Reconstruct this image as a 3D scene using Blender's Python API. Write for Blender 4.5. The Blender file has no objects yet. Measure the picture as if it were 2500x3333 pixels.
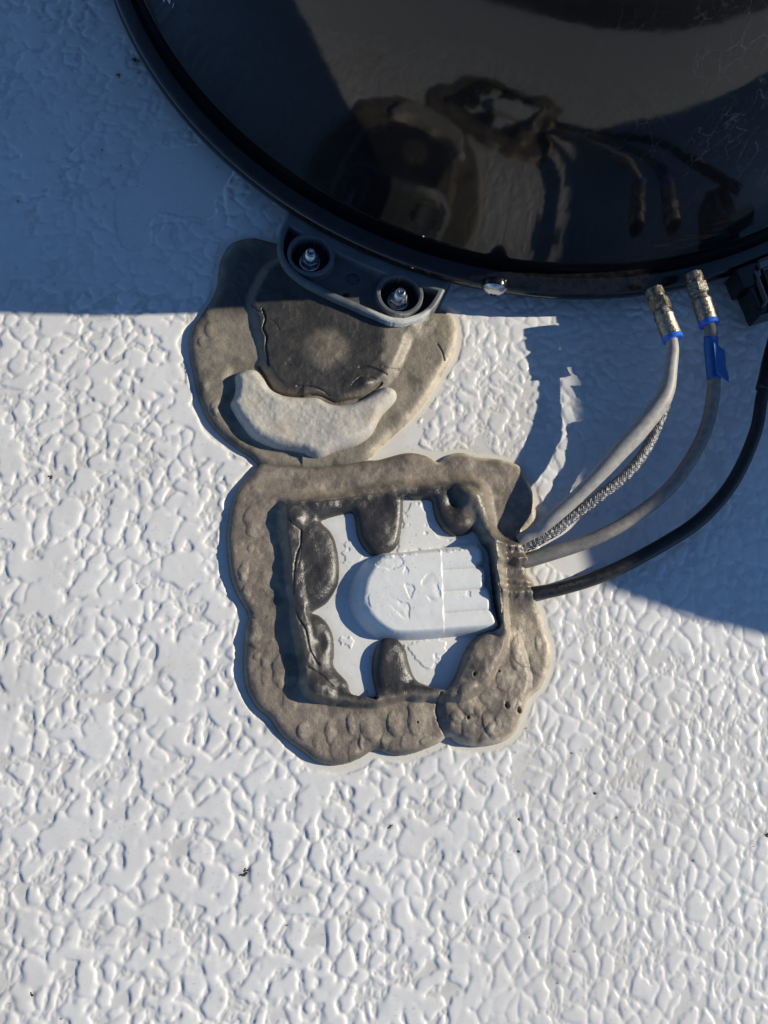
import bpy, bmesh, math, random
import numpy as np
from mathutils import Vector, Matrix

S = bpy.context.scene
COL = S.collection
# ------------------------------------------------------------------ camera, sky, sun, exposure
F_PX = 3400.0; CX, CY = 1250.0, 1666.5; CAM_H = 0.604
_n = np.array([-350., -934., -3400.]); _n /= np.linalg.norm(_n)
_up = -_n
_xw = np.array([1., 0, 0]); _xw -= _xw.dot(_up) * _up; _xw /= np.linalg.norm(_xw)
_yw = np.cross(_up, _xw)
RM = np.array([_xw, _yw, _up])
_d = RM @ np.array([0, 0, -1.])
CAMP = np.array([_d[0] / _d[2] * CAM_H, _d[1] / _d[2] * CAM_H, CAM_H])

cam = bpy.data.cameras.new('camera'); camo = bpy.data.objects.new('camera', cam); COL.objects.link(camo)
cam.sensor_fit = 'VERTICAL'; cam.sensor_height = 24.0; cam.lens = 24.0 * F_PX / 3333.0
cam.clip_start = 0.01; cam.clip_end = 800
M = Matrix([list(RM[i]) + [0] for i in range(3)] + [[0, 0, 0, 1]])
camo.matrix_world = Matrix.Translation(Vector(CAMP)) @ M
S.camera = camo

SUN_EL = math.radians(29.0); SUN_HEAD = math.radians(10.2)      # direction towards the sun, measured from +x
sunv = Vector((math.cos(SUN_EL) * math.cos(SUN_HEAD), math.cos(SUN_EL) * math.sin(SUN_HEAD), math.sin(SUN_EL)))
world = bpy.data.worlds.new('World'); S.world = world; world.use_nodes = True
wn = world.node_tree; wn.nodes.clear()
sky = wn.nodes.new('ShaderNodeTexSky'); sky.sky_type = 'NISHITA'; sky.sun_disc = False
sky.sun_elevation = SUN_EL; sky.sun_rotation = math.pi / 2 - SUN_HEAD
sky.air_density = 1.0; sky.dust_density = 0.0; sky.ozone_density = 7.0
bg = wn.nodes.new('ShaderNodeBackground'); bg.inputs['Strength'].default_value = 0.095
wo = wn.nodes.new('ShaderNodeOutputWorld')
wn.links.new(sky.outputs[0], bg.inputs[0]); wn.links.new(bg.outputs[0], wo.inputs[0])
sl = bpy.data.lights.new('sun', 'SUN'); sl.energy = 5.0; sl.angle = math.radians(0.55); sl.color = (1.0, 0.918, 0.75)
so = bpy.data.objects.new('sun', sl); COL.objects.link(so)
so.rotation_euler = sunv.to_track_quat('Z', 'Y').to_euler(); so.location = (2, 0, 3)
S.view_settings.view_transform = 'Standard'; S.view_settings.look = 'None'
S.view_settings.exposure = 0.0; S.view_settings.gamma = 1.0; S.view_settings.use_curve_mapping = False

rng = np.random.default_rng(11); random.seed(5)

# ------------------------------------------------------------------ helpers
def P(x, y, z=0.0):
    r = RM @ np.array([x - CX, -(y - CY), -F_PX]); t = (z - CAMP[2]) / r[2]
    return CAMP + r * t
def Z3(pts, z=0.0): return [P(550 + a * .60277, 650 + b * .60277, z)[:2] for a, b in pts]
def Z5(pts, z=0.0): return [P(700 + a * .69319, 1450 + b * .69319, z)[:2] for a, b in pts]
def ZB(pts, z=0.0): return [P(880 + a * .36166, 680 + b * .36166, z)[:2] for a, b in pts]
def ZE(pts, z=0.0): return [P(1050 + a * .36166, 1600 + b * .36166, z)[:2] for a, b in pts]
def Z4(a, b, z): return P(1500 + a * .60277, 750 + b * .60277, z)

def smooth_poly(pts, n=4, closed=True):
    p = np.array(pts, float); N = len(p); out = []
    rngi = range(N) if closed else range(N - 1)
    for i in rngi:
        if closed: a, b, c, d = p[(i - 1) % N], p[i], p[(i + 1) % N], p[(i + 2) % N]
        else: a, b, c, d = p[max(i - 1, 0)], p[i], p[i + 1], p[min(i + 2, N - 1)]
        for k in range(n):
            t = k / n
            out.append(.5 * ((2 * b) + (c - a) * t + (2 * a - 5 * b + 4 * c - d) * t * t + (3 * b - a - 3 * c + d) * t ** 3))
    if not closed: out.append(p[-1])
    return np.array(out)

def sdf(X, Y, poly, closed=True):
    """distance to a polygon, positive inside (or unsigned to an open line)"""
    p = np.asarray(poly, float); q = np.roll(p, -1, axis=0)
    if not closed: p, q = p[:-1], q[:-1]
    shp = X.shape; x = X.ravel(); y = Y.ravel()
    best = np.full(x.shape, 1e9); ins = np.zeros(x.shape, bool)
    for (ax, ay), (bx, by) in zip(p, q):
        ex, ey = bx - ax, by - ay; L = ex * ex + ey * ey + 1e-18
        t = np.clip(((x - ax) * ex + (y - ay) * ey) / L, 0, 1)
        dd = (x - ax - t * ex) ** 2 + (y - ay - t * ey) ** 2
        np.minimum(best, dd, out=best)
        if closed and abs(ey) > 1e-15:
            c = (ay > y) != (by > y)
            ins ^= c & (x < ex * (y - ay) / ey + ax)
    d = np.sqrt(best)
    if closed: d = np.where(ins, d, -d)
    return d.reshape(shp)

def vnoise(X, Y, sc, seed):
    r = np.random.default_rng(seed); T = r.random((256, 256))
    u = X / sc + 1000.3; v = Y / sc + 1000.7
    iu = np.floor(u).astype(int); iv = np.floor(v).astype(int); fu = u - iu; fv = v - iv
    fu = fu * fu * fu * (fu * (fu * 6 - 15) + 10); fv = fv * fv * fv * (fv * (fv * 6 - 15) + 10)
    a = T[iu & 255, iv & 255]; b = T[(iu + 1) & 255, iv & 255]; c = T[iu & 255, (iv + 1) & 255]; d = T[(iu + 1) & 255, (iv + 1) & 255]
    return ((a * (1 - fu) + b * fu) * (1 - fv) + (c * (1 - fu) + d * fu) * fv) * 2 - 1
def fbm(X, Y, sc, seed, o=4, g=.5):
    s = 0; a = 1; t = 0
    for k in range(o):
        s = s + a * vnoise(X * (1 if k % 2 == 0 else .97) + .01 * k, Y, sc / 2 ** k, seed + k); t += a; a *= g
    return s / t
def sstep(a, b, x):
    t = np.clip((x - a) / (b - a), 0, 1); return t * t * (3 - 2 * t)
def rnd(d, w):                       # quarter round profile 0..1
    t = np.clip(d / w, 0, 1); return np.sqrt(np.clip(1 - (1 - t) ** 2, 0, 1))
def smax(a, b, k):
    h = np.clip(.5 + .5 * (a - b) / k, 0, 1); return b * (1 - h) + a * h + k * h * (1 - h)
def smin(a, b, k): return -smax(-a, -b, k)

def link(name, me, mat=None, parent=None, smooth=True):
    o = bpy.data.objects.new(name, me); COL.objects.link(o)
    if mat and len(me.materials) == 0: me.materials.append(mat)
    if smooth: me.polygons.foreach_set('use_smooth', [True] * len(me.polygons))
    if parent: o.parent = parent; o.matrix_parent_inverse = parent.matrix_world.inverted()
    return o
def tag(o, label=None, cat=None, group=None, kind=None):
    if label: o['label'] = label
    if cat: o['category'] = cat
    if group: o['group'] = group
    if kind: o['kind'] = kind
    return o
def empty(name, loc=(0, 0, 0)):
    o = bpy.data.objects.new(name, None); COL.objects.link(o); o.location = loc; o.empty_display_size = .02
    bpy.context.view_layer.update(); return o

def grid_axes(x0, x1, y0, y1, st):
    xs = np.arange(x0, x1 + st / 2, st); ys = np.arange(y0, y1 + st / 2, st)
    return np.meshgrid(xs, ys)
def grid_mesh(name, X, Y, Zv, keep=None, col=None, rough=None):
    ny, nx = X.shape
    idx = np.arange(nx * ny).reshape(ny, nx)
    a = idx[:-1, :-1].ravel(); b = idx[:-1, 1:].ravel(); c = idx[1:, 1:].ravel(); d = idx[1:, :-1].ravel()
    F = np.stack([a, b, c, d], 1)
    if keep is not None:
        k = keep.ravel(); F = F[k[a] | k[b] | k[c] | k[d]]
    used = np.zeros(nx * ny, bool); used[F.ravel()] = True
    remap = np.cumsum(used) - 1
    V = np.stack([X.ravel(), Y.ravel(), Zv.ravel()], 1)[used]; F = remap[F]
    me = bpy.data.meshes.new(name)
    me.vertices.add(len(V)); me.vertices.foreach_set('co', V.astype(np.float32).ravel())
    me.loops.add(F.size); me.loops.foreach_set('vertex_index', F.astype(np.int32).ravel())
    me.polygons.add(len(F)); me.polygons.foreach_set('loop_start', np.arange(0, F.size, 4, dtype=np.int32))
    me.polygons.foreach_set('loop_total', np.full(len(F), 4, np.int32))
    me.update(calc_edges=True)
    if col is not None:
        c4 = np.ones((nx * ny, 4), np.float32); c4[:, :3] = col.reshape(-1, 3)
        if rough is not None: c4[:, 3] = rough.ravel()
        at = me.color_attributes.new('tint', 'FLOAT_COLOR', 'POINT'); at.data.foreach_set('color', c4[used].ravel())
    return me

def mesh_py(name, V, F):
    me = bpy.data.meshes.new(name); me.from_pydata([tuple(v) for v in V], [], F); me.update(); return me
def tube_data(pts, rad, seg=20, caps=True, squash=None):
    p = np.array(pts, float); n = len(p); rad = np.full(n, rad) if np.isscalar(rad) else np.array(rad)
    t = np.gradient(p, axis=0); t /= np.linalg.norm(t, axis=1)[:, None]
    u = np.cross(t[0], [0, 0, 1.]);
    if np.linalg.norm(u) < 1e-6: u = np.array([1., 0, 0])
    V = []; F = []; frames = []
    for i in range(n):
        u = u - t[i] * u.dot(t[i]); u /= np.linalg.norm(u); w = np.cross(t[i], u); frames.append((u.copy(), w))
        for k in range(seg):
            a = 2 * math.pi * k / seg; V.append(p[i] + rad[i] * (math.cos(a) * u + math.sin(a) * w))
    for i in range(n - 1):
        for k in range(seg):
            k2 = (k + 1) % seg; F.append((i * seg + k, i * seg + k2, (i + 1) * seg + k2, (i + 1) * seg + k))
    if caps:
        F.append(tuple(range(seg - 1, -1, -1))); F.append(tuple((n - 1) * seg + k for k in range(seg)))
    return V, F, frames
def tube(name, pts, rad, mat, parent, seg=20, caps=True, smooth=True):
    V, F, _ = tube_data(pts, rad, seg, caps); return link(name, mesh_py(name, V, F), mat, parent, smooth)
def lathe_axis(name, c0, axis, prof, mat, parent, seg=48, smooth=True, rot=0):
    """prof: list of (distance along axis, radius)"""
    c0 = np.array(c0, float); ax = np.array(axis, float); ax /= np.linalg.norm(ax)
    u = np.cross(ax, [0, 0, 1.])
    if np.linalg.norm(u) < 1e-3: u = np.array([1., 0, 0])
    u /= np.linalg.norm(u); w = np.cross(ax, u); V = []; F = []
    for d, r in prof:
        for k in range(seg):
            a = 2 * math.pi * k / seg + rot; V.append(c0 + ax * d + r * (math.cos(a) * u + math.sin(a) * w))
    n = len(prof)
    for i in range(n - 1):
        for k in range(seg):
            k2 = (k + 1) % seg; F.append((i * seg + k, i * seg + k2, (i + 1) * seg + k2, (i + 1) * seg + k))
    F.append(tuple(range(seg - 1, -1, -1))); F.append(tuple((n - 1) * seg + k for k in range(seg)))
    me = mesh_py(name, V, F)
    bm = bmesh.new(); bm.from_mesh(me); bmesh.ops.recalc_face_normals(bm, faces=bm.faces); bm.to_mesh(me); bm.free()
    o = link(name, me, mat, parent, False)
    if smooth:
        me.polygons.foreach_set('use_smooth', [len(f.vertices) == 4 for f in me.polygons])
        try: me.set_sharp_from_angle(angle=math.radians(35))
        except Exception: pass
    return o
def prism(name, poly, z0, z1, mat, parent, bevel=0.0006):
    bm = bmesh.new()
    b = [bm.verts.new((x, y, z0)) for x, y in poly]; t = [bm.verts.new((x, y, z1)) for x, y in poly]
    n = len(poly)
    bm.faces.new(list(reversed(b))); bm.faces.new(t)
    for i in range(n): bm.faces.new((b[i], b[(i + 1) % n], t[(i + 1) % n], t[i]))
    bmesh.ops.recalc_face_normals(bm, faces=bm.faces)
    if bevel: bmesh.ops.bevel(bm, geom=bm.edges[:], offset=bevel, segments=2, affect='EDGES', profile=.6)
    me = bpy.data.meshes.new(name); bm.to_mesh(me); bm.free()
    return link(name, me, mat, parent, False)

# ------------------------------------------------------------------ materials
def new_mat(name):
    m = bpy.data.materials.new(name); m.use_nodes = True; nt = m.node_tree
    b = nt.nodes['Principled BSDF']; return m, nt, b
def N(nt, t, **k):
    n = nt.nodes.new(t)
    for a, v in k.items(): setattr(n, a, v)
    return n
def noise(nt, scale, detail=4, rough=.6, vec=None, stretch=None):
    n = N(nt, 'ShaderNodeTexNoise'); n.inputs['Scale'].default_value = scale
    n.inputs['Detail'].default_value = detail; n.inputs['Roughness'].default_value = rough
    tc = N(nt, 'ShaderNodeTexCoord')
    if stretch:
        mp = N(nt, 'ShaderNodeMapping'); mp.inputs['Scale'].default_value = stretch
        nt.links.new(tc.outputs['Object'], mp.inputs[0]); nt.links.new(mp.outputs[0], n.inputs['Vector'])
    else: nt.links.new(tc.outputs['Object'], n.inputs['Vector'])
    return n
def ramp(nt, src, stops):
    r = N(nt, 'ShaderNodeValToRGB'); e = r.color_ramp.elements
    while len(e) < len(stops): e.new(.5)
    for el, (p, c) in zip(e, stops): el.position = p; el.color = (c[0], c[1], c[2], 1) if not np.isscalar(c) else (c, c, c, 1)
    nt.links.new(src, r.inputs[0]); return r
def mixc(nt, fac, a, b, mode='MIX'):
    m = N(nt, 'ShaderNodeMix', data_type='RGBA', blend_type=mode)
    for s, v in ((0, fac), (6, a), (7, b)):
        if hasattr(v, 'links'): nt.links.new(v, m.inputs[s])
        elif s == 0: m.inputs[0].default_value = v
        else: m.inputs[s].default_value = (*v, 1)
    return m.outputs[2]
def bump(nt, b, src, strength, dist):
    bp = N(nt, 'ShaderNodeBump'); bp.inputs['Strength'].default_value = strength; bp.inputs['Distance'].default_value = dist
    nt.links.new(src, bp.inputs['Height']); nt.links.new(bp.outputs[0], b.inputs['Normal']); return bp

def simple_mat(name, c, rough=.5, metal=0., var=.15, nscale=400, bstr=.15, bdist=.0003, c2=None, spec=.5):
    m, nt, b = new_mat(name)
    n = noise(nt, nscale, 5); lo = tuple(v * (1 - var) for v in c); hi = c2 or tuple(min(1, v * (1 + var)) for v in c)
    r = ramp(nt, n.outputs[0], [(.35, lo), (.65, hi)]); nt.links.new(r.outputs[0], b.inputs['Base Color'])
    b.inputs['Metallic'].default_value = metal
    rr = ramp(nt, n.outputs[0], [(.3, max(rough - .07, 0)), (.7, rough + .07)]); nt.links.new(rr.outputs[0], b.inputs['Roughness'])
    b.inputs['Specular IOR Level'].default_value = spec
    if bstr: bump(nt, b, n.outputs[0], bstr, bdist)
    return m

def tint_mat(name, nscale, bstr, bdist, spec=.5, mottling=.25, coat=0):
    """colour comes from the vertex tint (a = roughness), mottled and grained"""
    m, nt, b = new_mat(name)
    at = N(nt, 'ShaderNodeAttribute'); at.attribute_name = 'tint'
    n1 = noise(nt, nscale, 6, .65); n2 = noise(nt, nscale * .18, 5, .6)
    r1 = ramp(nt, n1.outputs[0], [(.3, 1 - mottling), (.7, 1 + mottling * .6)])
    c = mixc(nt, 1.0, at.outputs['Color'], r1.outputs[0], 'MULTIPLY')
    r2 = ramp(nt, n2.outputs[0], [(.35, 1 - mottling * .8), (.65, 1 + mottling * .4)])
    c = mixc(nt, 1.0, c, r2.outputs[0], 'MULTIPLY')
    nt.links.new(c, b.inputs['Base Color']); nt.links.new(at.outputs['Alpha'], b.inputs['Roughness'])
    b.inputs['Specular IOR Level'].default_value = spec
    if coat: b.inputs['Coat Weight'].default_value = coat; b.inputs['Coat Roughness'].default_value = .36
    bump(nt, b, n1.outputs[0], bstr, bdist)
    return m
M_roof = tint_mat('roof_membrane', 900, .12, .00012, .35, .03)
M_seal = tint_mat('weathered_sealant', 950, .75, .00040, .6, .20, .16)
M_pale = tint_mat('pale_sealant', 1300, .6, .00035, .3, .12)
M_plate = tint_mat('white_plastic', 700, .05, .0001, .4, .03)
M_brk = tint_mat('grey_cast_metal', 700, .2, .00015, .5, .15)

def rimcoarse():
    m, nt, b = new_mat('roof_membrane_far')
    b.inputs['Base Color'].default_value = (.72, .72, .70, 1); b.inputs['Roughness'].default_value = .45
    v = N(nt, 'ShaderNodeTexVoronoi'); v.feature = 'SMOOTH_F1'; v.inputs['Scale'].default_value = 110
    tc = N(nt, 'ShaderNodeTexCoord'); nt.links.new(tc.outputs['Object'], v.inputs['Vector'])
    n = noise(nt, 160, 3)
    mm = N(nt, 'ShaderNodeMath', operation='ADD'); nt.links.new(v.outputs['Distance'], mm.inputs[0]); nt.links.new(n.outputs[0], mm.inputs[1])
    bump(nt, b, mm.outputs[0], .7, .0008)
    return m
M_far = rimcoarse()

def dome_mat():
    m, nt, b = new_mat('glossy_black_shell')
    tc = N(nt, 'ShaderNodeTexCoord')
    # dried water rings on the right upper side: distorted cell borders, broken up by noise
    nz = N(nt, 'ShaderNodeTexNoise'); nz.inputs['Scale'].default_value = 60; nz.inputs['Detail'].default_value = 5
    nt.links.new(tc.outputs['Object'], nz.inputs['Vector'])
    mp = N(nt, 'ShaderNodeMapping'); mp.inputs['Scale'].default_value = (1.1, 1.1, .55); nt.links.new(tc.outputs['Object'], mp.inputs[0])
    ad = N(nt, 'ShaderNodeVectorMath', operation='MULTIPLY_ADD'); nt.links.new(nz.outputs['Color'], ad.inputs[0])
    ad.inputs[1].default_value = (.02, .02, .02); nt.links.new(mp.outputs[0], ad.inputs[2])
    lines = None
    for sc, th in ((75, .035), (140, .045)):
        v = N(nt, 'ShaderNodeTexVoronoi'); v.feature = 'DISTANCE_TO_EDGE'; v.inputs['Scale'].default_value = sc
        nt.links.new(ad.outputs[0], v.inputs['Vector'])
        r = ramp(nt, v.outputs['Distance'], [(0, 1.0), (th, 0.0)])
        if lines is None: lines = r.outputs[0]
        else: lines = mixc(nt, .45, lines, r.outputs[0], 'ADD')
    n2 = noise(nt, 38, 6, .75); r2 = ramp(nt, n2.outputs[0], [(.42, 0.0), (.60, 1.0)])
    sx = N(nt, 'ShaderNodeSeparateXYZ'); nt.links.new(tc.outputs['Object'], sx.inputs[0])
    mr_ = N(nt, 'ShaderNodeMapRange'); mr_.inputs[1].default_value = -.05; mr_.inputs[2].default_value = .10; nt.links.new(sx.outputs['X'], mr_.inputs[0])
    rx = ramp(nt, mr_.outputs[0], [(0.0, 0.0), (1.0, .7)])
    rz = ramp(nt, sx.outputs['Z'], [(.07, 0.0), (.14, 1.0)])
    f = mixc(nt, 1., lines, r2.outputs[0], 'MULTIPLY'); f = mixc(nt, 1., f, rx.outputs[0], 'MULTIPLY'); f = mixc(nt, 1., f, rz.outputs[0], 'MULTIPLY')
    # fine dust film and specks everywhere
    n3 = noise(nt, 1500, 2, .5); r3 = ramp(nt, n3.outputs[0], [(.70, 0.0), (.80, .5)])
    n4 = noise(nt, 14, 5, .6); r4 = ramp(nt, n4.outputs[0], [(.35, .0), (.75, .075)])
    # short scratches on the lower right
    ns = noise(nt, 1, 3, .7, stretch=(30, 30, 420)); rs = ramp(nt, ns.outputs[0], [(.60, 0.0), (.66, .35)])
    rl = ramp(nt, sx.outputs['Z'], [(.03, 1.0), (.085, 0.0)]); rs = mixc(nt, 1., rs.outputs[0], rl.outputs[0], 'MULTIPLY'); rs = mixc(nt, 1., rs, rx.outputs[0], 'MULTIPLY')
    d = mixc(nt, 1., f, r3.outputs[0], 'SCREEN'); d = mixc(nt, 1., d, r4.outputs[0], 'SCREEN'); d = mixc(nt, 1., d, rs, 'SCREEN')
    c = mixc(nt, d, (.0035, .0037, .0045), (.11, .11, .125))
    nt.links.new(c, b.inputs['Base Color'])
    rr = mixc(nt, d, (.065,) * 3, (.5,) * 3); nt.links.new(rr, b.inputs['Roughness'])
    b.inputs['Specular IOR Level'].default_value = .5; b.inputs['IOR'].default_value = 1.5
    n5 = noise(nt, 9, 2, .4); n6 = noise(nt, 55, 2, .5)
    b1 = N(nt, 'ShaderNodeBump'); b1.inputs['Strength'].default_value = 1; b1.inputs['Distance'].default_value = .0016; nt.links.new(n5.outputs[0], b1.inputs['Height'])
    b2 = N(nt, 'ShaderNodeBump'); b2.inputs['Strength'].default_value = .6; b2.inputs['Distance'].default_value = .00018; nt.links.new(n6.outputs[0], b2.inputs['Height'])
    nt.links.new(b1.outputs[0], b2.inputs['Normal']); nt.links.new(b2.outputs[0], b.inputs['Normal'])
    return m
M_dome = dome_mat()
M_rim = simple_mat('black_rim_plastic', (.006, .006, .008), .16, 0, .4, 220, .3, .00015, (.012, .012, .014))
M_letter = simple_mat('white_print', (.5, .52, .56), .5)
M_coax = simple_mat('weathered_grey_jacket', (.37, .35, .32), .5, 0, .15, 260, .35, .0003)
M_coax2 = simple_mat('darker_grey_jacket', (.215, .20, .182), .5, 0, .2, 260, .35, .0003)  # right cable's grey darkened: its shade is put into the colour
M_braidc = simple_mat('dark_steel_core', (.05, .05, .055), .35, .8)
M_braid = simple_mat('silver_braid_wire', (.27, .27, .28), .48, .85, .3)
M_blk = simple_mat('black_rubber', (.012, .012, .013), .38, 0, .35, 300, .3, .0002)
M_steel = simple_mat('zinc_steel', (.55, .56, .58), .28, 1., .15, 500, .2, .0001)
M_conn = simple_mat('tarnished_nickel', (.25, .22, .17), .40, .85, .35, 420, .9, .0006, (.42, .37, .30))
M_blue = simple_mat('blue_plastic_ring', (.03, .16, .72), .35, 0, .08)
M_tape = simple_mat('blue_tape', (.008, .11, .38), .45, 0, .12, 300, .3, .0002)
M_grey = simple_mat('grey_metal_clip', (.22, .22, .22), .4, .4)
M_white = simple_mat('white_shell', (.6, .6, .58), .5)
M_dirt = simple_mat('dark_lichen', (.035, .03, .022), .9, 0, .5, 2500, .6, .0004)
M_wellblk = simple_mat('matt_black_rubber_bush', (.006, .006, .007), .75)
M_ground = simple_mat('gravel_ground', (.050, .050, .046), .9, 0, .35, 3, .2, .02)
M_field = M_ground

# ------------------------------------------------------------------ outlines (traced in metres on the roof)
o1 = smooth_poly(Z3([(575,240),(515,225),(440,212),(350,235),(300,285),(270,360),(262,450),(240,520),(205,580),(165,640),(125,690),(108,760),(112,860),(130,950),(150,1050),(185,1150),(225,1220),(290,1290),(370,1350),(440,1395),(490,1445),(560,1475),(700,1485),(800,1480),(950,1455),(1075,1405),(1150,1335),(1230,1265),(1320,1180),(1400,1080),(1480,940),(1540,840),(1560,740),(1545,660),(1500,610),(1440,590),(1380,560),(1250,500),(1100,450),(900,400),(750,300),(640,250)]))
o2 = smooth_poly(Z5([(210,88),(160,140),(110,200),(75,280),(58,370),(52,450),(60,550),(75,640),(110,720),(152,795),(140,870),(132,950),(130,1050),(140,1130),(165,1190),(200,1240),(250,1280),(290,1340),(340,1390),(410,1440),(470,1485),(540,1502),(620,1495),(690,1465),(740,1435),(780,1440),(830,1455),(900,1455),(980,1430),(1050,1400),(1093,1374),(1130,1400),(1200,1415),(1280,1412),(1350,1395),(1400,1360),(1430,1310),(1450,1260),(1475,1190),(1530,1140),(1565,1060),(1578,990),(1570,920),(1545,850),(1530,790),(1500,730),(1490,690),(1497,650),(1465,612),(1458,580),(1462,545),(1440,510),(1432,470),(1440,430),(1500,370),(1505,300),(1490,220),(1460,150),(1430,100),(1370,75),(1290,62),(1220,55),(1170,38),(1120,38),(1080,55),(1045,80),(1000,55),(950,40),(890,38),(820,55),(760,70),(715,72),(640,85),(500,100),(380,98),(290,88)]))
HZ = .004
hole2 = smooth_poly(Z5([(500,355),(560,335),(635,320),(655,345),(668,430),(700,490),(745,522),(800,515),(850,480),(870,420),(880,350),(890,245),(935,258),(1010,260),(1022,300),(1040,360),(1080,410),(1130,428),(1180,420),(1215,408),(1250,465),(1280,500),(1292,600),(1310,750),(1330,860),(1265,875),(1205,915),(1160,990),(1130,1070),(1085,1145),(1055,1148),(990,1125),(940,1095),(910,1020),(895,960),(860,915),(820,905),(780,915),(750,960),(735,1030),(740,1100),(758,1193),(700,1182),(640,1168),(620,1110),(560,1040),(560,980),(555,900),(530,840),(490,800),(457,785),(520,745),(560,690),(580,640),(583,560),(570,470),(545,410),(510,375)], HZ))
inner2 = smooth_poly(Z5([(330,300),(480,268),(640,240),(780,222),(900,208),(1050,190),(1160,180),(1230,200),(1262,260),(1280,360),(1300,430),(1318,500),(1330,620),(1345,760),(1350,870),(1335,980),(1250,1120),(1160,1185),(1060,1190),(900,1190),(760,1215),(600,1215),(490,1195),(430,1150),(400,1000),(378,850),(350,650),(335,450)]))
blob2 = smooth_poly(Z5([(1330,850),(1240,880),(1180,930),(1130,1020),(1090,1120),(1060,1170),(1045,1230),(1050,1290),(1060,1330),(1095,1372),(1200,1412),(1300,1410),(1400,1350),(1450,1250),(1470,1180),(1480,1080),(1440,950),(1400,860)]))

DC = np.array([.1090, .4475]); DR = .3094           # dome centre and flange radius

# ------------------------------------------------------------------ scalloped plateau texture
def stamp(X0, Y0, st, shape, cx, cy, cr, win):
    """field of min(|p-c|-r) for discs on a grid"""
    f = np.full(shape, 1.0); ny, nx = shape
    ix = np.round((cx - X0) / st).astype(int); iy = np.round((cy - Y0) / st).astype(int)
    fl = f.ravel()
    for dy in range(-win, win + 1):
        for dx in range(-win, win + 1):
            if dx * dx + dy * dy > win * win + 1: continue
            jx = ix + dx; jy = iy + dy
            ok = (jx >= 0) & (jx < nx) & (jy >= 0) & (jy < ny)
            jx, jy = jx[ok], jy[ok]
            d = np.hypot(X0 + jx * st - cx[ok], Y0 + jy * st - cy[ok]) - cr[ok]
            np.minimum.at(fl, jy * nx + jx, d)
    return fl.reshape(shape)

def bin_nearest2(u, v, A, seed, drop=.0):
    """weighted F1,F2 of a jittered cell grid of pitch A"""
    r = np.random.default_rng(seed); K = 256
    JX = r.random((K, K)); JY = r.random((K, K)); W = r.random((K, K)) * .55 * A
    iu = np.floor(u / A).astype(int); iv = np.floor(v / A).astype(int)
    f1 = np.full(u.shape, 9.); f2 = np.full(u.shape, 9.)
    for du in range(-2, 3):
        for dv in range(-2, 3):
            a = iu + du; b = iv + dv
            sx = (a + JX[a & 255, b & 255]) * A; sy = (b + JY[a & 255, b & 255]) * A
            d = np.hypot(u - sx, v - sy) - W[a & 255, b & 255]
            n1 = np.minimum(f1, d); f2 = np.where(d < f1, f1, np.minimum(f2, d)); f1 = n1
    return f1, f2

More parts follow.
